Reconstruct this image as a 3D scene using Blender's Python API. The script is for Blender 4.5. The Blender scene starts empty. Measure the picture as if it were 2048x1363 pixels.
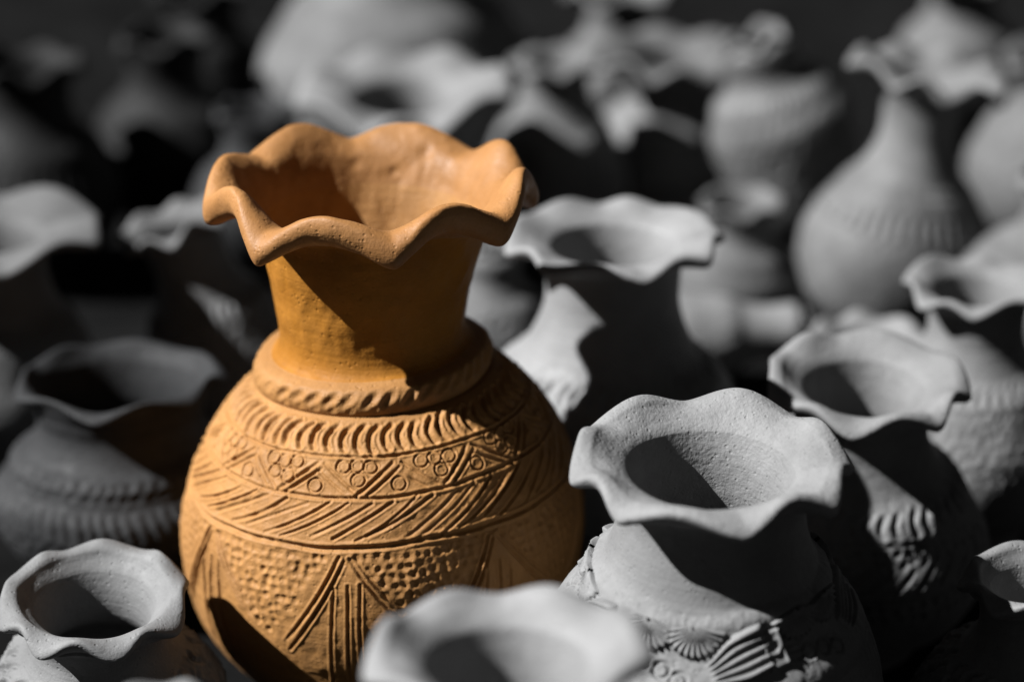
import bpy, math, random
import numpy as np

# ------------------------------------------------------------------ camera
scene = bpy.context.scene
COL = scene.collection
LENS, SENSOR = 100.0, 36.0
FPX = 2048 * LENS / SENSOR                      # focal length in photo pixels
PITCH = math.radians(22.5)
FWD = np.array([0, math.cos(PITCH), -math.sin(PITCH)])
UPV = np.array([0, math.sin(PITCH), math.cos(PITCH)])
RGT = np.array([1.0, 0, 0])
CAM = np.array([.084, 0, .245]) - 1.78 * FWD
cam_data = bpy.data.cameras.new('camera')
cam_data.lens, cam_data.sensor_width = LENS, SENSOR
cam_data.clip_start, cam_data.clip_end = .05, 200
cam_data.dof.use_dof = True
cam_data.dof.focus_distance = 1.665
cam_data.dof.aperture_fstop = 2.4
cam = bpy.data.objects.new('camera', cam_data)
cam.location = CAM
cam.rotation_euler = (math.pi / 2 - PITCH, 0, 0)
COL.objects.link(cam)
scene.camera = cam

# ------------------------------------------------------------------ light
SUN = np.array([-1.0, -.16, .95]); SUN /= np.linalg.norm(SUN)   # towards the sun
world = bpy.data.worlds.new('World'); scene.world = world
world.use_nodes = True
wn = world.node_tree
bg = wn.nodes['Background']
sky = wn.nodes.new('ShaderNodeTexSky')
sky.sky_type = 'NISHITA'; sky.sun_disc = False
sky.sun_elevation = math.asin(SUN[2])
sky.sun_rotation = math.atan2(SUN[0], SUN[1])
sky.altitude = 3000; sky.air_density = .05; sky.dust_density = .0
hsv = wn.nodes.new('ShaderNodeHueSaturation'); hsv.inputs['Saturation'].default_value = 0.0
wn.links.new(sky.outputs[0], hsv.inputs['Color'])
wn.links.new(hsv.outputs[0], bg.inputs['Color'])
bg.inputs['Strength'].default_value = .05
sl = bpy.data.lights.new('sun', 'SUN'); sl.energy = 5.0; sl.angle = math.radians(.5); sl.color = (1, 1, 1)
so = bpy.data.objects.new('sun', sl); COL.objects.link(so)
so.rotation_euler = (math.acos(SUN[2]), 0, math.atan2(SUN[1], SUN[0]) + math.pi / 2)
so.location = (-3, -.5, 3)

vs = scene.view_settings
vs.view_transform = 'Standard'; vs.look = 'None'; vs.exposure = 1.5; vs.gamma = 1.0
vs.use_curve_mapping = False
scene.cycles.use_denoising = True
scene.cycles.max_bounces = 6; scene.cycles.diffuse_bounces = 4
scene.cycles.sample_clamp_indirect = 4

# ------------------------------------------------------------------ materials
def clay(name, c1, c2, rough, bump, grain=700.0, patch=22.0, spec=.3, wheel=.5, pores=.6, stain=.82):
    """fired or dried clay: cloudy tone, stains, specks, sandy grain, pin holes and faint throwing lines"""
    m = bpy.data.materials.new(name); m.use_nodes = True
    nt = m.node_tree; N = nt.nodes; Lk = nt.links
    b = N['Principled BSDF']
    b.inputs['Specular IOR Level'].default_value = spec
    tc = N.new('ShaderNodeTexCoord')
    at = N.new('ShaderNodeAttribute'); at.attribute_type = 'OBJECT'; at.attribute_name = 'clay_seed'
    cmb = N.new('ShaderNodeCombineXYZ')
    for i in (0, 1): Lk.new(at.outputs['Fac'], cmb.inputs[i])
    off = N.new('ShaderNodeVectorMath'); off.operation = 'ADD'
    Lk.new(tc.outputs['Object'], off.inputs[0]); Lk.new(cmb.outputs[0], off.inputs[1])
    def noise(sc, det, rg=.55, vec=None):
        n = N.new('ShaderNodeTexNoise'); n.inputs['Scale'].default_value = sc
        n.inputs['Detail'].default_value = det; n.inputs['Roughness'].default_value = rg
        Lk.new((vec or off).outputs[0], n.inputs['Vector']); return n
    def rng(src, a0, a1, b0, b1):
        r = N.new('ShaderNodeMapRange')
        for k, v in (('From Min', a0), ('From Max', a1), ('To Min', b0), ('To Max', b1)): r.inputs[k].default_value = v
        Lk.new(src, r.inputs['Value']); return r.outputs[0]
    def mul(x, y):
        q = N.new('ShaderNodeMath'); q.operation = 'MULTIPLY'
        Lk.new(x, q.inputs[0])
        if isinstance(y, float): q.inputs[1].default_value = y
        else: Lk.new(y, q.inputs[1])
        return q.outputs[0]
    n1 = noise(patch, 6, .6); n2 = noise(grain, 3); n3 = noise(grain * .22, 4); n4 = noise(9.0, 5, .65); n5 = noise(1100.0, 1)
    mx = N.new('ShaderNodeMix'); mx.data_type = 'RGBA'
    mx.inputs['A'].default_value = (*c1, 1); mx.inputs['B'].default_value = (*c2, 1)
    Lk.new(rng(n1.outputs['Fac'], .34, .66, 0, 1), mx.inputs['Factor'])
    tone = mul(rng(n2.outputs['Fac'], .3, .7, .92, 1.06), rng(n4.outputs['Fac'], .30, .62, stain, 1.06))
    tone = mul(tone, rng(n5.outputs['Fac'], .70, .76, 1.0, 1.14))
    sc = N.new('ShaderNodeVectorMath'); sc.operation = 'SCALE'
    Lk.new(mx.outputs['Result'], sc.inputs[0]); Lk.new(tone, sc.inputs['Scale'])
    Lk.new(sc.outputs[0], b.inputs['Base Color'])
    Lk.new(rng(n3.outputs['Fac'], .3, .7, rough - .1, rough + .12), b.inputs['Roughness'])
    # throwing lines: noise squeezed along the height
    mp = N.new('ShaderNodeMapping'); mp.inputs['Scale'].default_value = (5, 5, 260)
    Lk.new(off.outputs[0], mp.inputs['Vector'])
    nw = noise(1.0, 3, .6, mp)
    vo = N.new('ShaderNodeTexVoronoi'); vo.inputs['Scale'].default_value = 210
    Lk.new(off.outputs[0], vo.inputs['Vector'])
    pit = mul(rng(vo.outputs['Distance'], .10, .24, 0, 1), 1.0)
    prev = None
    for src, st, dist in ((nw.outputs['Fac'], wheel, .0010), (n3.outputs['Fac'], bump, .0015), (pit, pores, .0005), (n2.outputs['Fac'], bump, .0006)):
        bp = N.new('ShaderNodeBump'); bp.inputs['Strength'].default_value = st; bp.inputs['Distance'].default_value = dist
        Lk.new(src, bp.inputs['Height'])
        if prev: Lk.new(prev.outputs[0], bp.inputs['Normal'])
        prev = bp
    Lk.new(prev.outputs[0], b.inputs['Normal'])
    return m

M = {
    'terra': clay('terracotta', (.222, .103, .028), (.270, .131, .039), .70, .45, stain=.74),
    'terra_neck': clay('terracotta_slip', (.222, .087, .010), (.272, .114, .017), .62, .35, patch=30, spec=.12, stain=.72),
    'terra_rim': clay('terracotta_burnished', (.205, .094, .030), (.248, .119, .041), .57, .35, spec=.22, wheel=.2, pores=.45, stain=.76),
    'grey': clay('grey_clay', (.105, .105, .105), (.135, .135, .135), .7, .35),
    'grey_rough': clay('grey_clay_rough', (.117, .117, .117), (.147, .147, .147), .75, .75, grain=520, wheel=.2),
    'pale': clay('pale_grey_clay', (.128, .128, .128), (.16, .16, .16), .62, .35),
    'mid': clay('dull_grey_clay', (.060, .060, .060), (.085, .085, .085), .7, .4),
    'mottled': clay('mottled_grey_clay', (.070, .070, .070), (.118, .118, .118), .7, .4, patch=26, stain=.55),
    'dark': clay('grey_clay_shaded', (.0145, .0148, .0155), (.023, .0233, .024), .65, .4, spec=.15),  # shade over the left-hand pots is put into this clay colour
    'black': clay('grey_clay_deep_shade', (.006, .006, .006), (.011, .011, .011), .65, .4, spec=.12),  # deep shade of the top-left corner, painted as near-black clay
    'soil': clay('dark_soil', (.0025, .0025, .0025), (.0055, .0055, .0055), .95, 1.0, grain=300, patch=9, spec=.03, wheel=.0),
}

# ------------------------------------------------------------------ helpers
def cut_chain(parts):
    """parts: [(name, control points, rows)] run on from one another; the chain is
    smoothed as one curve and resampled part by part (last row of one = first of the next)."""
    p = np.array([q for nm, pts, n in parts for q in pts], float)
    ends, k = [], 0
    for nm, pts, n in parts:
        k += len(pts); ends.append(k - 1)
    P = np.vstack([2 * p[0] - p[1], p, 2 * p[-1] - p[-2]])
    out = []; SUB = 40
    for i in range(1, len(P) - 2):
        p0, p1, p2, p3 = P[i - 1:i + 3]
        t1 = np.linalg.norm(p1 - p0) ** .5; t2 = t1 + np.linalg.norm(p2 - p1) ** .5; t3 = t2 + np.linalg.norm(p3 - p2) ** .5
        t = np.linspace(t1, t2, SUB, endpoint=False)[:, None]
        A1 = (t1 - t) / t1 * p0 + t / t1 * p1
        A2 = (t2 - t) / (t2 - t1) * p1 + (t - t1) / (t2 - t1) * p2
        A3 = (t3 - t) / (t3 - t2) * p2 + (t - t2) / (t3 - t2) * p3
        B1 = (t2 - t) / t2 * A1 + t / t2 * A2
        B2 = (t3 - t) / (t3 - t1) * A2 + (t - t1) / (t3 - t1) * A3
        out.append((t2 - t) / (t2 - t1) * B1 + (t - t1) / (t2 - t1) * B2)
    out = np.vstack(out + [p[-1:]])
    L = np.r_[0, np.cumsum(np.linalg.norm(np.diff(out, axis=0), axis=1))]
    rows, ranges, a0, r0 = [], [], 0.0, 0
    for (nm, pts, n), e in zip(parts, ends):
        a1 = L[e * SUB]
        n_arr = np.asarray(n) if np.ndim(n) else np.linspace(0, 1, n)
        s = a0 + (a1 - a0) * n_arr
        if rows: s = s[1:]
        start = max(r0 - 1, 0)
        rows.append(s); r0 += len(s)
        ranges.append((nm, start, r0 - 1)); a0 = a1
    s = np.concatenate(rows)
    return np.interp(s, L, out[:, 0]), np.interp(s, L, out[:, 1]), s, ranges

def smooth(x): x = np.clip(x, 0, 1); return x * x * (3 - 2 * x)

def wrap(a): return (a + math.pi) % (2 * math.pi) - math.pi

def vnoise(th, s, nt, cell, seed):
    """smooth random field in -1..1 over angle and distance, nt cells round, cell metres along"""
    rs = np.random.RandomState(seed)
    ns = int((s.max() - s.min()) / cell) + 3
    g = rs.uniform(-1, 1, (ns, nt))
    u = (th / (2 * math.pi) * nt) % nt; v = (s - s.min()) / cell
    iu, iv = u.astype(int) % nt, v.astype(int)
    fu, fv = smooth(u - np.floor(u)), smooth(v - np.floor(v))
    a = g[iv][:, iu] * (1 - fu) + g[iv][:, (iu + 1) % nt] * fu
    b = g[iv + 1][:, iu] * (1 - fu) + g[iv + 1][:, (iu + 1) % nt] * fu
    return a * (1 - fv)[:, None] + b * fv[:, None]

class Relief:
    """height field over a surface of revolution; s = distance down from the neck, th = angle from the front"""
    def __init__(self, s, r, th, seed=1):
        self.s, self.r, self.th = s, r, th
        self.D = np.zeros((len(s), len(th)))
        self.rnd = random.Random(seed)
    def _win(self, t0, ds0, ds1, halfx):
        ri = np.where((self.s > ds0) & (self.s < ds1))[0]
        if not len(ri): return None
        dt = wrap(self.th - t0)
        ci = np.where(np.abs(dt) * self.r[ri].mean() < halfx)[0]
        if not len(ci): return None
        return ri, ci, dt[ci][None, :] * self.r[ri][:, None], self.s[ri][:, None]
    def _groove(self, d, w, depth, burr):
        return -depth * np.exp(-(d / w) ** 2) + burr * depth * np.exp(-((d - 2.0 * w) / (.8 * w)) ** 2)
    def seg(self, t1, s1, t2, s2, w, depth, burr=.3, bend=0.0):
        n = 1 if bend == 0 else 5
        tm = (t1 + t2) / 2
        sm = (s1 + s2) / 2
        rm = float(np.interp(sm, self.s[::-1], self.r[::-1])) if self.s[0] > self.s[-1] else float(np.interp(sm, self.s, self.r))
        hx = abs(t2 - t1) * rm / 2 + abs(bend) + 5 * w
        q = self._win(tm, min(s1, s2) - 5 * w, max(s1, s2) + 5 * w, hx)
        if q is None: return
        ri, ci, X, Y = q
        k = rm / self.r[ri][:, None]
        X = X * k
        ax, bx = (t1 - tm) * rm, (t2 - tm) * rm
        lx, ly = bx - ax, s2 - s1
        ln = math.hypot(lx, ly)
        px, py = -ly / ln, lx / ln
        pts = []
        for i in range(n + 1):
            u = i / n; b = bend * 4 * u * (1 - u)
            pts.append((ax + lx * u + px * b, s1 + ly * u + py * b))
        d = np.full(X.shape, 9.0); U = np.zeros(X.shape)
        for i, ((x0, y0), (x1, y1)) in enumerate(zip(pts[:-1], pts[1:])):
            vx, vy = x1 - x0, y1 - y0; l2 = vx * vx + vy * vy
            t = np.clip(((X - x0) * vx + (Y - y0) * vy) / l2, 0, 1)
            e = np.hypot(X - x0 - t * vx, Y - y0 - t * vy)
            U = np.where(e < d, (i + t) / n, U); d = np.minimum(d, e)
        e0, e1 = self.rnd.uniform(.25, .9), self.rnd.uniform(.25, .9)      # the tool sinks in and lifts out
        tap = np.minimum(e0 + (1 - e0) * np.clip(U * 4, 0, 1), e1 + (1 - e1) * np.clip((1 - U) * 4, 0, 1))
        self.D[np.ix_(ri, ci)] += self._groove(d, w, depth, burr) * tap
    def ring(self, t, s, rad, w, depth, burr=.3, fill=0.0):
        q = self._win(t, s - rad - 5 * w, s + rad + 5 * w, rad + 5 * w)
        if q is None: return
        ri, ci, X, Y = q
        rr = np.hypot(X, Y - s); d = np.abs(rr - rad)
        self.D[np.ix_(ri, ci)] += self._groove(d, w, depth, burr) - fill * (rr < rad)
    def dot(self, t, s, w, depth, sy=1.0, rot=0.0):
        h = 3.2 * w * max(1, sy)
        q = self._win(t, s - h, s + h, h)
        if q is None: return
        ri, ci, X, Y = q
        Y = Y - s; c, sn = math.cos(rot), math.sin(rot)
        a, b = c * X + sn * Y, (-sn * X + c * Y) / sy
        d = np.hypot(a, b) / w
        self.D[np.ix_(ri, ci)] += -depth * np.exp(-d ** 2.6) + .12 * depth * np.exp(-((d - 1.6) / .4) ** 2)
    def line(self, s0, w, depth, wob=.0008, burr=.3):
        f = wob * (np.sin(3 * self.th + s0 * 900) + .6 * np.sin(7 * self.th + s0 * 500) + .35 * np.sin(17 * self.th))
        d = np.abs(self.s[:, None] - s0 - f[None, :])
        self.D += self._groove(d, w, depth, burr)
    def worn(self, seed, k=.35):
        self.D *= 1 + k * vnoise(self.th, self.s, 150, .005, seed)
        self.D += .00022 * vnoise(self.th, self.s, 190, .004, seed + 1) + .00035 * vnoise(self.th, self.s, 60, .012, seed + 2)
    def lumps(self, amp, seed):
        rg = np.random.RandomState(seed)
        for k in range(7):
            n = rg.randint(1, 7); f = rg.uniform(10, 60); ph, p2 = rg.uniform(0, 6.28, 2)
            self.D += amp / 3 * np.sin(n * self.th[None, :] + ph) * np.sin(f * self.s[:, None] + p2)
    # repeated motifs for the smaller pots
    def crescents(self, s0, s1, count, w, depth, bend):
        for k in range(count):
            t = 2 * math.pi * (k + self.rnd.uniform(-.12, .12)) / count
            self.seg(t, s0 + self.rnd.uniform(-.001, .001), t - .3 * (s1 - s0) / .09, s1, w, depth, .35, bend)
    def dimples(self, s0, s1, gap, w, depth):
        y, k = s0, 0
        while y <= s1:
            rr = float(np.interp(y, self.s[::-1], self.r[::-1]))
            c = max(6, int(2 * math.pi * rr / gap))
            for i in range(c):
                self.dot(2 * math.pi * (i + .5 * (k % 2) + self.rnd.uniform(-.2, .2)) / c, y + self.rnd.uniform(-.2, .2) * gap,
                         w * self.rnd.uniform(.85, 1.15), depth * self.rnd.uniform(.7, 1.2))
            y += gap * .87; k += 1
    def bars(self, s0, s1, count, w, depth, slant=0.0):
        for k in range(count):
            t = 2 * math.pi * (k + self.rnd.uniform(-.1, .1)) / count
            self.seg(t, s0 + self.rnd.uniform(-.0015, .0015), t + slant, s1 + self.rnd.uniform(-.0015, .0015), w, depth)
    def rings(self, s0, count, rad, w, depth):
        for k in range(count):
            self.ring(2 * math.pi * (k + self.rnd.uniform(-.1, .1)) / count, s0 + self.rnd.uniform(-.0008, .0008), rad, w, depth)

def grid_normals(V):
    du = np.roll(V, -1, 1) - np.roll(V, 1, 1)
    dv = np.empty_like(V); dv[1:-1] = V[2:] - V[:-2]; dv[0] = V[1] - V[0]; dv[-1] = V[-1] - V[-2]
    n = np.cross(du, dv)
    n /= np.maximum(np.linalg.norm(n, axis=2, keepdims=True), 1e-12)
    return n

def mesh_from_grid(name, V, N=None, closed=True):
    nr, nc = V.shape[:2]
    me = bpy.data.meshes.new(name)
    idx = np.arange(nr * nc).reshape(nr, nc)
    if closed: nx = np.roll(idx, -1, 1); a, b = idx[:-1], nx[:-1]; c, d = nx[1:], idx[1:]
    else: a, b, c, d = idx[:-1, :-1], idx[:-1, 1:], idx[1:, 1:], idx[1:, :-1]
    q = np.stack([a, b, c, d], -1).reshape(-1, 4)
    me.vertices.add(nr * nc); me.vertices.foreach_set('co', V.reshape(-1).astype(np.float32))
    me.loops.add(q.size); me.loops.foreach_set('vertex_index', q.reshape(-1).astype(np.int32))
    me.polygons.add(len(q)); me.polygons.foreach_set('loop_start', (np.arange(len(q)) * 4).astype(np.int32))
    me.polygons.foreach_set('loop_total', np.full(len(q), 4, np.int32))
    me.polygons.foreach_set('use_smooth', np.ones(len(q), bool))
    me.update(calc_edges=True); me.validate()
    if N is not None:
        me.normals_split_custom_set_from_vertices(N.reshape(-1, 3).astype(np.float32).tolist())
    return me

def ruffle(V, r, z, th, neck_r, neck_z, edge_r, n, phase, az, ar, seed, power=1.5, jitter=.16):
    """lift and pull the lip into n scallops; phase = angle of a dip from the front"""
    rg = np.random.RandomState(seed)
    lob = np.clip((r - neck_r) / (edge_r - neck_r), 0, 1) * (z > neck_z)
    w = lob ** 1.35
    ph = th - phase
    k = ph * n / (2 * math.pi)
    ja, jb = rg.uniform(.78, 1.2, n), rg.uniform(-jitter, jitter, n)
    jit = np.interp(k % n, np.arange(n + 1), np.r_[jb, jb[0]])
    amp = np.interp(k % n, np.arange(n + 1), np.r_[ja, ja[0]])
    c = (2 * (np.sin(math.pi * (k + jit)) ** 2 + .012) ** (power / 2) - 1) * amp
    slow = rg.uniform(-.25, .25) * np.cos(th + rg.uniform(0, 6)) + .15 * np.cos(2 * th + rg.uniform(0, 6))
    dz = w[:, None] * az * (c + slow)[None, :]
    dr = -w[:, None] * ar * c[None, :]
    V[..., 0] += dr * np.sin(th)[None, :]; V[..., 1] += -dr * np.cos(th)[None, :]; V[..., 2] += dz

def tag(o, label, cat, group=None):
    o['label'] = label; o['category'] = cat
    if group: o['group'] = group

def revolve(r, z, th):
    return np.stack([r[:, None] * np.sin(th), -r[:, None] * np.cos(th), np.repeat(z[:, None], len(th), 1)], -1)

SEED = [.31]
def link(name, me, mat, parent):
    o = bpy.data.objects.new(name, me); COL.objects.link(o)
    me.materials.append(mat); o.parent = parent
    o['clay_seed'] = SEED[0]
    return o

def ray_at_height(px, py, h):
    d = FWD + RGT * (px - 1024) / FPX - UPV * (py - 681.5) / FPX
    t = (h - CAM[2]) / d[2]
    return CAM + t * d, t

GROUP = 'unpainted grey pots crowded on the ground'

def rim_points(rn, zt, R, H, th):
    """flange out of a neck of radius rn at height zt to a lip of radius R at height H, lip th thick"""
    f = H - zt
    out = [(rn + .10 * (R - rn), H - .62 * f - .3 * th), (rn + .45 * (R - rn), H - .22 * f - .85 * th), (R - .9 * th, H - 1.1 * th),
           (R - .2 * th, H - .85 * th), (R, H - .45 * th), (R - .3 * th, H - .08 * th)]
    x1 = R - 1.0 * th
    x2 = min(rn + .60 * (R - rn) - .2 * th, x1 - .25 * th)
    x3 = min(rn + .26 * (R - rn) - .35 * th, x2 - .30 * th)
    x4 = min(rn - .75 * th, x3 - .15 * th)
    inn = [(x1, H + .02 * th), (x2, H - .04 * f), (x3, H - .20 * f), (x4, H - .52 * f)]
    return out, inn

def make_pot(name, label, cat, px, py, hw, H, Rb, zb, Rn, zt, mat='grey', n=8, phase=.1, az=.009, ar=.004,
             tilt=(0, 0), shoulder=None, collar=None, deco=None, res=(120, 60), th=.0055, seed=1, rimmat=None, power=1.5, rim_r=None):
    """vase with a ruffled lip; (px, py) is where the photograph shows the middle of its mouth,
    hw half the mouth's width there; H is its height standing on the ground, so its place follows."""
    SEED[0] = seed * 1.37
    tx, ty = math.radians(tilt[0]), math.radians(tilt[1])          # lean to the right / away from camera
    Rm = np.array([[math.cos(tx), 0, math.sin(tx)], [0, 1, 0], [-math.sin(tx), 0, math.cos(tx)]]) @ \
         np.array([[1, 0, 0], [0, math.cos(ty), math.sin(ty)], [0, -math.sin(ty), math.cos(ty)]])
    R = rim_r or .07
    for _ in range(4):                                             # lip size follows from the distance
        base_ring = Rm @ np.array([[.5 * Rb * math.cos(a), .5 * Rb * math.sin(a), 0] for a in np.linspace(0, 6.28, 24)]).T
        side_ring = Rm @ np.array([[Rb * math.cos(a), Rb * math.sin(a), zb] for a in np.linspace(0, 6.28, 24)]).T
        low = min(base_ring[2].min(), side_ring[2].min())
        top = Rm @ np.array([0, 0, H])
        p, dist = ray_at_height(px, py, top[2] - low)
        if not rim_r: R = hw * dist / FPX
    loc = p - top; loc[2] = -low
    nc, nb = res
    zn = shoulder[-1][1] if shoulder else zb + (zt - zb) * .62
    a_lo = zb
    body = [(.02 * Rb, .003), (.45 * Rb, .0005), (.53 * Rb, .003)]
    for a in (-52, -30, -10, 10, 28):
        body.append((Rb * math.cos(math.radians(a)), zb + (a_lo if a < 0 else (zn - zb) * 1.05) * math.sin(math.radians(a)) * (1.0 if a > -40 else .98)))
    if shoulder: body += shoulder
    else: body += [(Rn + (Rb - Rn) * .55, zb + (zn - zb) * .80), (Rn + (Rb - Rn) * .22, zn)]
    neck = [(Rn * 1.02, zn + (zt - zn) * .45), (Rn * 1.0, zn + (zt - zn) * .75), (Rn * 1.03, zt)]
    out, inn = rim_points(Rn * 1.03, zt, R, H, th)
    inner = [(Rn - th * 1.1, zt - .1 * (zt - zn)), (Rn - th * 1.1, zn), (Rb * .78, zb + .3 * (zn - zb)), (Rb * .8, zb * .6), (Rb * .3, .012), (.001, .012)]
    r, z, s, ranges = cut_chain([('body', body, nb), ('neck', neck, max(10, nb // 5)), ('rim', out + inn, max(26, nb // 3)), ('inner_wall', inner, 26)])
    tha = np.linspace(0, 2 * math.pi, nc, endpoint=False)
    V = revolve(r, z, tha)
    ruffle(V, r, z, tha, Rn * 1.03, zn + .5 * (zt - zn), R, n, math.radians(phase), az, ar, seed, power)
    Nn = grid_normals(V)
    b0, b1 = ranges[0][1:]
    L = s[b1]
    rel = Relief((L - s)[b0:b1 + 1], r[b0:b1 + 1], tha, seed)
    rel.lumps(.0006, seed)
    if deco: deco(rel)
    rel.worn(seed + 100)
    fade = smooth((rel.s - .0005) / .004)
    V[b0:b1 + 1] += Nn[b0:b1 + 1] * (rel.D * fade[:, None])[..., None]
    # hand-made unevenness of the whole wall
    rs = np.random.RandomState(seed + 50)
    waves = [(rs.uniform(15, 50, 3), rs.uniform(0, 6, 3)) for k in range(5)]
    def bend(W):
        for q, ph in waves:
            W[..., 2] += .0006 * np.sin(W[..., 0] * q[0] + W[..., 1] * q[1] + ph[0])
            W[..., 0] += .0006 * np.sin(W[..., 2] * q[2] + W[..., 1] * q[0] + ph[1])
        return W
    bend(V)
    Nn = grid_normals(V)
    root = bpy.data.objects.new(name, None); COL.objects.link(root); root.empty_display_size = .02
    root.location = loc
    M4 = np.eye(4); M4[:3, :3] = Rm
    import mathutils
    root.rotation_euler = mathutils.Matrix(Rm.tolist()).to_euler()
    tag(root, label, cat, GROUP)
    for nm, i0, i1 in ranges:
        mm = M[rimmat or mat] if nm in ('rim', 'inner_wall') else M[mat]
        link(nm, mesh_from_grid(nm, V[i0:i1 + 1], Nn[i0:i1 + 1]), mm, root)
    # profile for ornaments laid on the body
    o = np.argsort((L - s)[b0:b1 + 1])
    ss, rr_, zz_ = (L - s)[b0:b1 + 1][o], r[b0:b1 + 1][o], z[b0:b1 + 1][o]
    REPORT.append((label, loc, R, Rb, H, dist))
    return root, (ss, rr_, zz_, bend)
REPORT = [('brown', np.zeros(3), .1, .1285, .35, 1.78)]

def on_surface(prof, t, s, h):
    ss, rr, zz, bend = prof
    r = np.interp(s, ss, rr); z = np.interp(s, ss, zz)
    e = .001
    dr = (np.interp(s + e, ss, rr) - np.interp(s - e, ss, rr)) / (2 * e); dz = (np.interp(s + e, ss, zz) - np.interp(s - e, ss, zz)) / (2 * e)
    nr, nz = -dz, dr
    ln = np.maximum(np.hypot(nr, nz), 1e-6); nr, nz = nr / ln, nz / ln
    r2, z2 = r + nr * h, z + nz * h
    return bend(np.stack([r2 * np.sin(t), -r2 * np.cos(t), z2], -1))

# ------------------------------------------------------------------ the ground
gs = 40
gx = np.concatenate([np.linspace(-30, -1.2, 8), np.linspace(-1, 1.4, 70), np.linspace(1.8, 30, 8)])
gy = np.concatenate([np.linspace(-12, -1.2, 6), np.linspace(-1, 2.4, 90), np.linspace(3, 60, 10)])
GX, GY = np.meshgrid(gx, gy)
GZ = -.004 + .0025 * np.sin(GX * 23 + 1) * np.sin(GY * 19) + .0012 * np.sin(GX * 61 + GY * 47)
gme = mesh_from_grid('ground', np.stack([GX, GY, GZ], -1), None, closed=False)
ground = link('ground', gme, M['soil'], None); ground['kind'] = 'structure'

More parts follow.
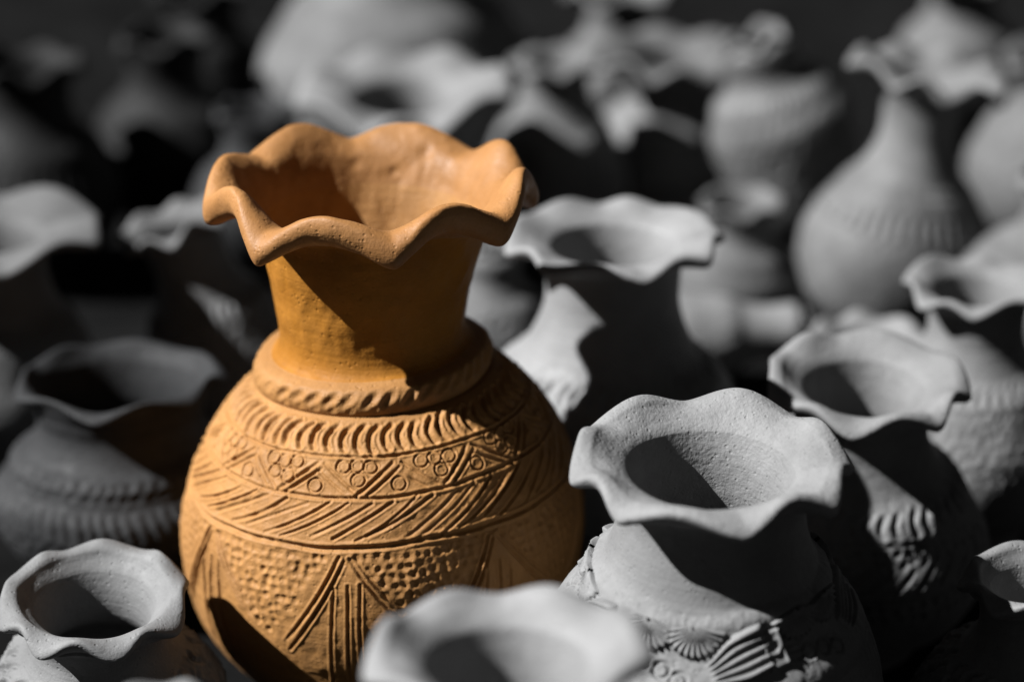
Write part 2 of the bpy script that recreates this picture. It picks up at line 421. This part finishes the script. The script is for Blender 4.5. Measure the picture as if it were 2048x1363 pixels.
# ------------------------------------------------------------------ the brown vase
def brown_vase():
    root = bpy.data.objects.new('clay_vase', None); COL.objects.link(root)
    root.location = (.0015, 0, 0); root.empty_display_size = .02
    tag(root, 'sharp orange-brown vase with carved belly and wide ruffled lip, the only coloured pot', 'vase')
    TILT = math.tan(math.radians(3.5))
    k = 1.02
    bd = [(.004, .003), (.058, .0005), (.066, .004), (.105 * k, .047), (.1225 * k, .088), (.1262 * k, .12), (.124 * k, .145), (.1155 * k, .173), (.1 * k, .2005), (.085 * k, .217), (.0745, .2255), (.070, .2262)]
    u = np.concatenate([np.linspace(0, .42, 26, endpoint=False), np.linspace(.42, 1, 360)])
    r, z, s, rg = cut_chain([('body', bd, u)])
    th = np.radians(np.concatenate([np.linspace(-112, 112, 1000, endpoint=False), np.linspace(112, 248, 130, endpoint=False)]))
    V = revolve(r, z, th); N = grid_normals(V)
    i_top = np.argmin(np.abs(z - .2255) + np.abs(r - .0745))
    rel = Relief(s[i_top] - s, r, th, 5)
    rd = random.Random(11)
    D = math.radians
    rel.lumps(.0010, 3)
    # row of crescent thumb-nail marks under the collar
    nC = 62
    for i in range(nC):
        t = 2 * math.pi * (i + rd.uniform(-.1, .1)) / nC
        a, b = .0055 + rd.uniform(-.001, .001), .0225 + rd.uniform(-.0012, .0008)
        rel.seg(t + .045, a, t + .015, b, .0014, .0023 * rd.uniform(.85, 1.15), .35, .0038)
    rel.line(.0262, .0008, .0012, .0004, .5)
    rel.line(.0508, .0010, .0013, .0006, .4)
    rel.line(.0805, .0013, .0018, .0008, .45)
    rel.line(.0830, .0016, .0006, .0006, .2)
    # circles and double triangles
    nT = 13
    for i in range(nT):
        t0 = D(9.3) + 2 * math.pi * i / nT                     # upright triangle with one ring
        hp = math.pi / nT
        rel.ring(t0 + rd.uniform(-.01, .01), .0432 + rd.uniform(-.001, .001), .0043, .0006, .0011)
        jit = lambda: rd.uniform(-.012, .012)
        apex = .0305
        rel.seg(t0 - .02 + jit(), apex, t0 - hp * .98 + jit(), .0495, .0010, .0017)
        rel.seg(t0 + .01 + jit(), apex + .003, t0 - hp * .72 + jit(), .0498, .0009, .0015)
        rel.seg(t0 + .02 + jit(), apex, t0 + hp * .98 + jit(), .0490, .0009, .0014)
        rel.seg(t0 + .00 + jit(), apex + .005, t0 + hp * .74 + jit(), .0495, .0008, .0010)
        g = t0 + hp                                            # hanging triangle with a bunch of rings
        for (dx, dy) in ((-.0088, .0312), (0, .0318), (.0088, .0312), (-.0042, .0392), (.0045, .0400)) if i % 3 else ((-.0096, .0318), (-.001, .0316), (.0078, .0322), (.0012, .0402)):
            rel.ring(g + (dx + rd.uniform(-.0008, .0008)) / .100, dy + rd.uniform(-.0006, .0006), .0042, .0006, .0011)
    # slanting strokes
    nD = 54
    for i in range(nD):
        t = 2 * math.pi * (i + rd.uniform(-.16, .16)) / nD
        a, b = .0535 + rd.uniform(-.0012, .0022), .0765 + rd.uniform(-.003, .002)
        rel.seg(t, a, t - D(20) + rd.uniform(-.03, .03), b, .0008 * rd.uniform(.8, 1.3), .00145 * rd.uniform(.55, 1.25), .35, rd.uniform(-.0016, .0006))
    # chevrons with long strokes, dimpled triangles between
    nV = 8
    for i in range(nV):
        t0 = D(-9.5) + 2 * math.pi * i / nV + rd.uniform(-.02, .02)
        for off, s0, e in ((-.018, .0865, .146), (.006, .089, .151), (.03, .0905, .140)):
            if off < .03: rel.seg(t0 + off, s0, t0 + off - D(16.5), e, .0010, .0018, .4, -.002)
        for off, s0, e in ((.035, .0875, .137), (.055, .0868, .131)):
            rel.seg(t0 + off, s0, t0 + off + D(17.5), e, .0010, .0015, .4, .002)
        for off, s0, sl in ((-.045, .106, -.035), (.025, .1035, -.018), (.085, .104, .002)):
            rel.seg(t0 + off, s0 + rd.uniform(-.001, .001), t0 + off + sl, .182 + rd.uniform(-.01, .003), .0009, .0016, .3, rd.uniform(-.001, .002))
        tc = t0 + math.pi / nV + .01
        y = .0875
        row = 0
        while y < .139:
            half = (math.pi / nV - .06) * (1 - (y - .0865) / .057)
            x = -half + (.025 if row % 2 else 0)
            while x <= half:
                rel.dot(tc + x + rd.uniform(-.011, .011), y + rd.uniform(-.0012, .0012), .0023 * rd.uniform(.8, 1.15), .00095 * rd.uniform(.55, 1.25), 1.0)
                x += .049
            y += .0057; row += 1
    rel.worn(77, .32)
    fade = smooth((rel.s - .001) / .004)
    V += N * (rel.D * fade[:, None])[..., None]
    V[..., 2] += TILT * V[..., 0] * smooth(z / .08)[:, None]
    V[..., 0] -= (.0022 * smooth((z - .12) / .11))[:, None] * 1.0
    link('body', mesh_from_grid('body', V), M['terra'], root)

    # collar, neck, lip and inner wall: one smooth skin cut into parts
    collar = [(.066, .2235), (.0705, .2240), (.0732, .2262), (.0750, .2320), (.0743, .2375), (.0715, .2412), (.0670, .2430), (.0632, .2440)]
    neck = [(.0602, .2465), (.0580, .2530), (.0584, .264), (.0612, .281), (.0660, .303), (.0695, .3170), (.0720, .3255), (.0780, .3345)]
    rimo = [(.0865, .3362), (.0930, .3350), (.0985, .3368), (.1015, .3435), (.0998, .3508), (.0940, .3537), (.0860, .3514), (.0785, .3462), (.0725, .3370), (.0680, .3250)]
    inn = [(.0630, .308), (.0565, .285), (.0528, .262), (.052, .242), (.062, .222), (.098, .16), (.09, .06), (.03, .012), (.001, .012)]
    r, z, s, rg = cut_chain([('collar', collar, 46), ('neck', neck, 60), ('rim', rimo, 90), ('inner_wall', inn, 60)])
    th = np.linspace(0, 2 * math.pi, 720, endpoint=False)
    V = revolve(r, z, th)
    ruffle(V, r, z, th, .0690, .3, .1000, 8, D(9.0), .0118, .0042, 21, 1.15, .06)
    N = grid_normals(V)
    i1 = rg[0][2]
    rel = Relief((s[i1] - s)[:i1 + 1], r[:i1 + 1], th, 9)
    sc = float(np.interp(.0765, r[:i1 // 2 + 8], rel.s[:i1 // 2 + 8]))
    s_edge = float(rel.s[np.argmin(np.abs(z[:i1 + 1] - .2368) + np.abs(r[:i1 + 1] - .0745))])
    nN = 39
    for i in range(nN):
        t = wrap(2 * math.pi * (i + rd.uniform(-.12, .12)) / nN)
        a = .0019 * rd.uniform(.75, 1.15) * (1.0 if -.85 < t < 2.2 else .45)
        rel.dot(t, s_edge + .0005 + rd.uniform(-.0006, .0006), .0026, a, 2.0, .8)
        rel.dot(t + .02, s_edge + .006, .0022, a * .35, 1.2, .6)
    rel.lumps(.0006, 8)
    V[:i1 + 1] += N[:i1 + 1] * rel.D[..., None]
    # two small dents pressed into the inside of the lip, thumb unevenness everywhere
    rs = np.random.RandomState(4)
    for kk in range(6):
        q = rs.uniform(20, 70, 3); ph = rs.uniform(0, 6, 3)
        V[..., 2] += .0006 * np.sin(V[..., 0] * q[0] + V[..., 1] * q[1] + ph[0]) * smooth((z - .3) / .05)[:, None]
        V[..., 0] += .0004 * np.sin(V[..., 2] * q[2] + V[..., 1] * q[0] + ph[1])
    i0, i3 = rg[2][1], rg[3][2]
    V += N * (vnoise(th, s, 34, .016, 5) * .0008 + vnoise(th, s, 90, .007, 6) * .00025)[..., None] * smooth((np.arange(len(r)) - i1) / 20)[:, None, None]
    for (tdeg, zz, rad, dep) in ((158, .345, .0045, .0016), (172, .333, .003, .0012), (-168, .338, .004, .001)):
        tt = D(tdeg)
        c0 = int(round((tt % (2 * math.pi)) / (2 * math.pi) * 720)) % 720
        rows = np.arange((i0 + rg[2][2]) // 2 + 10, rg[3][2] - 20)
        j = rows[np.argmin(np.abs(V[rows, c0, 2] - zz))]
        d = np.linalg.norm(V - V[j, c0], axis=2)
        V -= N * (dep * np.exp(-(d / rad) ** 2) * (np.arange(len(r)) > i0 + 45)[:, None])[..., None]
    wt = 1 - smooth((z - .25) / .09)
    wt = np.where(np.arange(len(r)) > rg[2][2], 1 - smooth((z - .25) / .09), wt)
    V[..., 2] += TILT * V[..., 0] * wt[:, None]
    V[..., 0] -= (.0050 - .0015 * smooth((z - .25) / .1))[:, None]
    N = grid_normals(V)
    for nm, a, b in rg:
        mt = {'collar': 'terra', 'neck': 'terra_neck', 'rim': 'terra_rim', 'inner_wall': 'terra'}[nm]
        link(nm, mesh_from_grid(nm, V[a:b + 1], N[a:b + 1]), M[mt], root)
brown_vase()

# ------------------------------------------------------------------ the big grey vase in front on the right
def deco_shell(R):
    R.rnd.seed(4)
    R.dimples(.062, .075, .0075, .0018, .0006)
    for k in range(5):
        t = math.radians(4 + 72 * k)
        R.ring(t - .46, .0365, .0045, .0009, .0017); R.ring(t - .33, .0405, .0045, .0009, .0017); R.ring(t - .60, .0350, .0045, .0009, .0017)
        for j in range(7): R.seg(t + .49, .0120 + .004 * j, t + .62, .0115 + .0042 * j, .0009, .0013)
    R.line(.0545, .0010, .0012)
    R.bars(.058, .088, 64, .0009, .0010, -.1)
    R.line(.092, .0010, .0012)
    R.dimples(.098, .130, .0075, .0022, .0011)
root_a, prof_a = make_pot('clay_vase', 'sharp grey vase with shell ornaments at the shoulder, in front of the brown vase', 'vase',
    1425, 905, 280, .2525, .105, .098, .0535, .2310, 'grey', 8, 6, .0066, .003, tilt=(0, -4), shoulder=[(.0900, .1480), (.0775, .1610), (.0710, .1715), (.0680, .1805), (.0610, .1870)],
    deco=deco_shell, res=(520, 230), th=.0105, seed=7, rimmat='grey_rough')

def patch(name, parent, prof, tc, sc, rot, fn, nu=40, nv=24):
    """ornament pressed onto a pot's body: fn(u, v) -> (x, y, height) in the wall's own plane"""
    u, v = np.meshgrid(np.linspace(0, 1, nu), np.linspace(0, 1, nv))
    x, y, h = fn(u, v)
    c, sn = math.cos(rot), math.sin(rot)
    X, Y = c * x - sn * y, sn * x + c * y
    s = sc + Y
    rr = np.interp(s, prof[0], prof[1])
    return link(name, mesh_from_grid(name, on_surface(prof, tc + X / rr, s, h), None, False), M['grey'], parent)

def fan(L, k):
    def f(u, v):
        a = (u - .5) * math.radians(168); rho = .0015 + v * L * (1 + .06 * np.cos(k * (u - .5) * 2 * math.pi))
        edge = smooth(np.minimum(np.minimum(u, 1 - u) * 26, (1 - v) * 11))
        h = -.0012 + edge * (.0030 + .0010 * (.5 + .5 * np.cos(k * (u - .5) * 2 * math.pi)) * smooth(v * 3) + .0016 * (1 - v))
        return rho * np.sin(a), rho * np.cos(a), h
    return f
for i in range(5):
    for dt in (-.24, -.61):
        patch('shell_ornament', root_a, prof_a, math.radians(4 + 72 * i) + dt, .0095, 0, fan(.0165, 13), 110, 20)
def feather(L, W, k):
    def f(u, v):
        half = W * (.45 + .55 * smooth(u * 1.6)) * .5
        y = (v - .5) * 2 * half
        edge = smooth(np.minimum(np.minimum(u, 1 - u) * 14, np.minimum(v, 1 - v) * 14))
        ridge = (.5 - .5 * np.cos(2 * math.pi * k * v)) * smooth((u - .06) * 10) * smooth((.97 - u) * 12)
        h = -.0012 + edge * (.0030 + .0022 * ridge + .001 * np.sin(math.pi * u))
        return (u - .3) * L, y - .1 * L * np.sin(u * 2.4), h
    return f
def cuff(W, Hh):
    def f(u, v):
        edge = smooth(np.minimum(np.minimum(u, 1 - u) * 9, np.minimum(v, 1 - v) * 9))
        x, y = (u - .5) * W, (v - .5) * Hh
        d = np.hypot(x, y + .0015); ring = np.exp(-((d - .0042) / .0013) ** 2)
        bar = np.exp(-((np.abs(u - .5) - .36) / .07) ** 2)
        return x, y, -.0012 + edge * (.0034 + .0014 * ring + .0012 * bar)
    return f
for tdeg in (4, 76, 148, 220, 292):
    t = math.radians(tdeg)
    patch('feather_ornament', root_a, prof_a, t, .0345, -.30, feather(.040, .030, 5), 60, 70)
    patch('clasp_ornament', root_a, prof_a, t + .365, .0275, -.12, cuff(.015, .025), 40, 50)

# ------------------------------------------------------------------ the other pots
def d_nail(R):
    R.line(.010, .0009, .0010); R.crescents(.014, .030, 44, .0018, .0020, .003); R.line(.036, .0009, .001); R.bars(.040, .058, 40, .0013, .0015, -.12); R.line(.064, .001, .001)
def d_dimp(R):
    R.crescents(.008, .018, 40, .0017, .0018, .002); R.dimples(.026, .075, .0085, .0025, .0015)
def d_ridge(R):
    R.dimples(.012, .022, .009, .0028, .0015); R.line(.028, .001, .001); R.bars(.032, .052, 60, .0016, .0018, .05); R.dimples(.057, .066, .010, .003, .0018); R.bars(.072, .1, 44, .0014, .0015)
def d_leaf(R):
    R.crescents(.012, .026, 40, .0018, .0020, .003); R.line(.032, .001, .0012); R.dimples(.036, .044, .0085, .0026, .0016); R.bars(.048, .064, 34, .0016, .0018, -.2); R.line(.069, .0012, .0014); R.dimples(.074, .088, .009, .0026, .0018)
def d_scale(R):
    for k in range(6): R.crescents(.003 + k * .0095, .0135 + k * .0095, 20 + 2 * k, .0016, .0024, .0045)
def d_lines(R):
    R.line(.012, .0012, .0012); R.line(.03, .0012, .0012); R.bars(.034, .06, 40, .002, .002)
def d_flower(R):
    for k in range(7):
        t = 2 * math.pi * k / 7
        R.ring(t, .03, .0075, .0014, .002); R.dot(t, .03, .003, .002)
        for j in range(8): R.dot(t + .014 * math.cos(j * .785) / R.r.max(), .03 + .013 * math.sin(j * .785), .003, .0015)

MIDRES, FAR = (300, 110), (120, 54)
P = make_pot
P('clay_vase', 'blurred grey ruffled mouth nearest the camera, bottom centre below the brown vase', 'vase',
  1020, 1290, 285, .268, .084, .09, .045, .246, 'pale', 7, -20, .0055, .003, res=MIDRES, th=.009, seed=12, deco=d_nail)
P('clay_pot', 'small grey pot with scale pattern and gently waved round mouth at bottom left', 'pot',
  190, 1185, 192, .134, .074, .055, .042, .114, 'grey', 8, 20, .0042, .0025, tilt=(0, -8), res=(360, 130), th=.0095, seed=13, deco=d_scale, power=1.9)
P('clay_pot', 'grey pot of which only the top of the lip shows at the bottom edge, left', 'pot',
  335, 1436, 150, .232, .060, .08, .026, .213, 'grey', 7, 40, .004, .002, res=FAR, seed=14)
P('clay_pot', 'grey pot with scale pattern cut off by the right edge, lower corner', 'pot',
  2082, 1152, 158, .160, .074, .065, .034, .141, 'grey', 7, 15, .0045, .003, res=MIDRES, seed=15, deco=d_scale, th=.008)
P('clay_vase', 'grey vase with broad tilted lip and shaded carved belly behind the shell-ornamented vase', 'vase',
  1735, 748, 205, .203, .090, .08, .044, .181, 'grey', 7, -18, .0058, .003, tilt=(2, -5), res=MIDRES, th=.009, seed=16, deco=d_leaf)
P('clay_vase', 'grey vase with wide lip and dark shaded neck, just right of the brown neck', 'vase',
  1224, 465, 217, .254, .096, .09, .046, .234, 'pale', 8, 10, .0042, .003, res=MIDRES, th=.0075, seed=17, deco=d_nail, shoulder=[(.092, .128), (.082, .150), (.068, .163), (.057, .176)])
P('clay_vase', 'blurred wide pale lip directly behind the brown vase at the top', 'vase',
  810, 172, 215, .21, .092, .08, .047, .188, 'grey', 7, 25, .0075, .003, tilt=(0, -4), res=FAR, seed=18, th=.008)
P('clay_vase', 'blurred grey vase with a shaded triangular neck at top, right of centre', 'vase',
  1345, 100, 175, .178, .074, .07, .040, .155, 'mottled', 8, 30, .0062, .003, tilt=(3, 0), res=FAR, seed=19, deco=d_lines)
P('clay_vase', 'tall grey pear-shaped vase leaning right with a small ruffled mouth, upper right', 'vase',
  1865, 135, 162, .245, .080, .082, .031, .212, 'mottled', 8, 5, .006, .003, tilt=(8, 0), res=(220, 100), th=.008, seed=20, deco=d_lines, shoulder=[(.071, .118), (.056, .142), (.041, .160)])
P('clay_vase', 'grey vase with narrow lip and dimpled belly at the right edge', 'vase',
  1960, 562, 148, .200, .072, .078, .034, .181, 'grey', 7, -10, .0045, .003, res=MIDRES, seed=21, deco=d_dimp)
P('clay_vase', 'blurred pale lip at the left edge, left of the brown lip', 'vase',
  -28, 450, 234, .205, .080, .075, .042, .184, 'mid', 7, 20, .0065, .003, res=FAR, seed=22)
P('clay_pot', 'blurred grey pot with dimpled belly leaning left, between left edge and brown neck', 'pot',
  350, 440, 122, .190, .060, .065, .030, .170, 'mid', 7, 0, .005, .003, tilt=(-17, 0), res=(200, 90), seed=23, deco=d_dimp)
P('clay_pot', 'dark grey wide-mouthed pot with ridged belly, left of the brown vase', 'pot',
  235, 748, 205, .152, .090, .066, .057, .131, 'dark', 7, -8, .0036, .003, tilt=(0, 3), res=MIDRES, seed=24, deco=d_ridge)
P('clay_pot', 'blurred small-mouthed grey pot with lined belly, top centre right of the brown lip', 'pot',
  1110, 118, 95, .20, .066, .075, .030, .200, 'mottled', 8, 10, .003, .002, res=FAR, seed=25, deco=d_lines)
P('clay_vase', 'blurred round-bellied grey vase leaning left, top right of centre beside the tall pear-shaped one', 'vase',
  1500, 72, 70, .225, .064, .140, .034, .205, 'mottled', 6, 0, .004, .002, tilt=(-20, 0), res=(180, 80), seed=26, deco=d_dimp)
P('clay_jar', 'huge blurred pale jar at the top edge, above the brown vase', 'jar',
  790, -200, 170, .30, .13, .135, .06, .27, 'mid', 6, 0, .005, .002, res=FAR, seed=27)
P('clay_pot', 'blurred pale round pot cut off by the right edge, above the dimpled-belly vase', 'pot',
  2140, 345, 110, .19, .088, .085, .034, .172, 'mottled', 6, 0, .004, .002, res=FAR, seed=28)
P('clay_pot', 'blurred pale pot at the right edge near the top, right of the pear-shaped vase', 'pot',
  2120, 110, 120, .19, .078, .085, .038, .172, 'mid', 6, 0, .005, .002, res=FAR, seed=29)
P('clay_pot', 'low grey pot with a waved mouth half hidden behind the broad tilted lip', 'pot',
  1735, 672, 122, .11, .060, .05, .030, .094, 'grey', 7, 0, .005, .002, res=FAR, seed=30)
P('clay_bottle', 'grey bottle lying on its side, right of the dark shaded neck', 'bottle',
  1625, 655, 34, .17, .042, .055, .020, .155, 'grey', 6, 0, .001, .0005, tilt=(84, 0), res=FAR, seed=31)
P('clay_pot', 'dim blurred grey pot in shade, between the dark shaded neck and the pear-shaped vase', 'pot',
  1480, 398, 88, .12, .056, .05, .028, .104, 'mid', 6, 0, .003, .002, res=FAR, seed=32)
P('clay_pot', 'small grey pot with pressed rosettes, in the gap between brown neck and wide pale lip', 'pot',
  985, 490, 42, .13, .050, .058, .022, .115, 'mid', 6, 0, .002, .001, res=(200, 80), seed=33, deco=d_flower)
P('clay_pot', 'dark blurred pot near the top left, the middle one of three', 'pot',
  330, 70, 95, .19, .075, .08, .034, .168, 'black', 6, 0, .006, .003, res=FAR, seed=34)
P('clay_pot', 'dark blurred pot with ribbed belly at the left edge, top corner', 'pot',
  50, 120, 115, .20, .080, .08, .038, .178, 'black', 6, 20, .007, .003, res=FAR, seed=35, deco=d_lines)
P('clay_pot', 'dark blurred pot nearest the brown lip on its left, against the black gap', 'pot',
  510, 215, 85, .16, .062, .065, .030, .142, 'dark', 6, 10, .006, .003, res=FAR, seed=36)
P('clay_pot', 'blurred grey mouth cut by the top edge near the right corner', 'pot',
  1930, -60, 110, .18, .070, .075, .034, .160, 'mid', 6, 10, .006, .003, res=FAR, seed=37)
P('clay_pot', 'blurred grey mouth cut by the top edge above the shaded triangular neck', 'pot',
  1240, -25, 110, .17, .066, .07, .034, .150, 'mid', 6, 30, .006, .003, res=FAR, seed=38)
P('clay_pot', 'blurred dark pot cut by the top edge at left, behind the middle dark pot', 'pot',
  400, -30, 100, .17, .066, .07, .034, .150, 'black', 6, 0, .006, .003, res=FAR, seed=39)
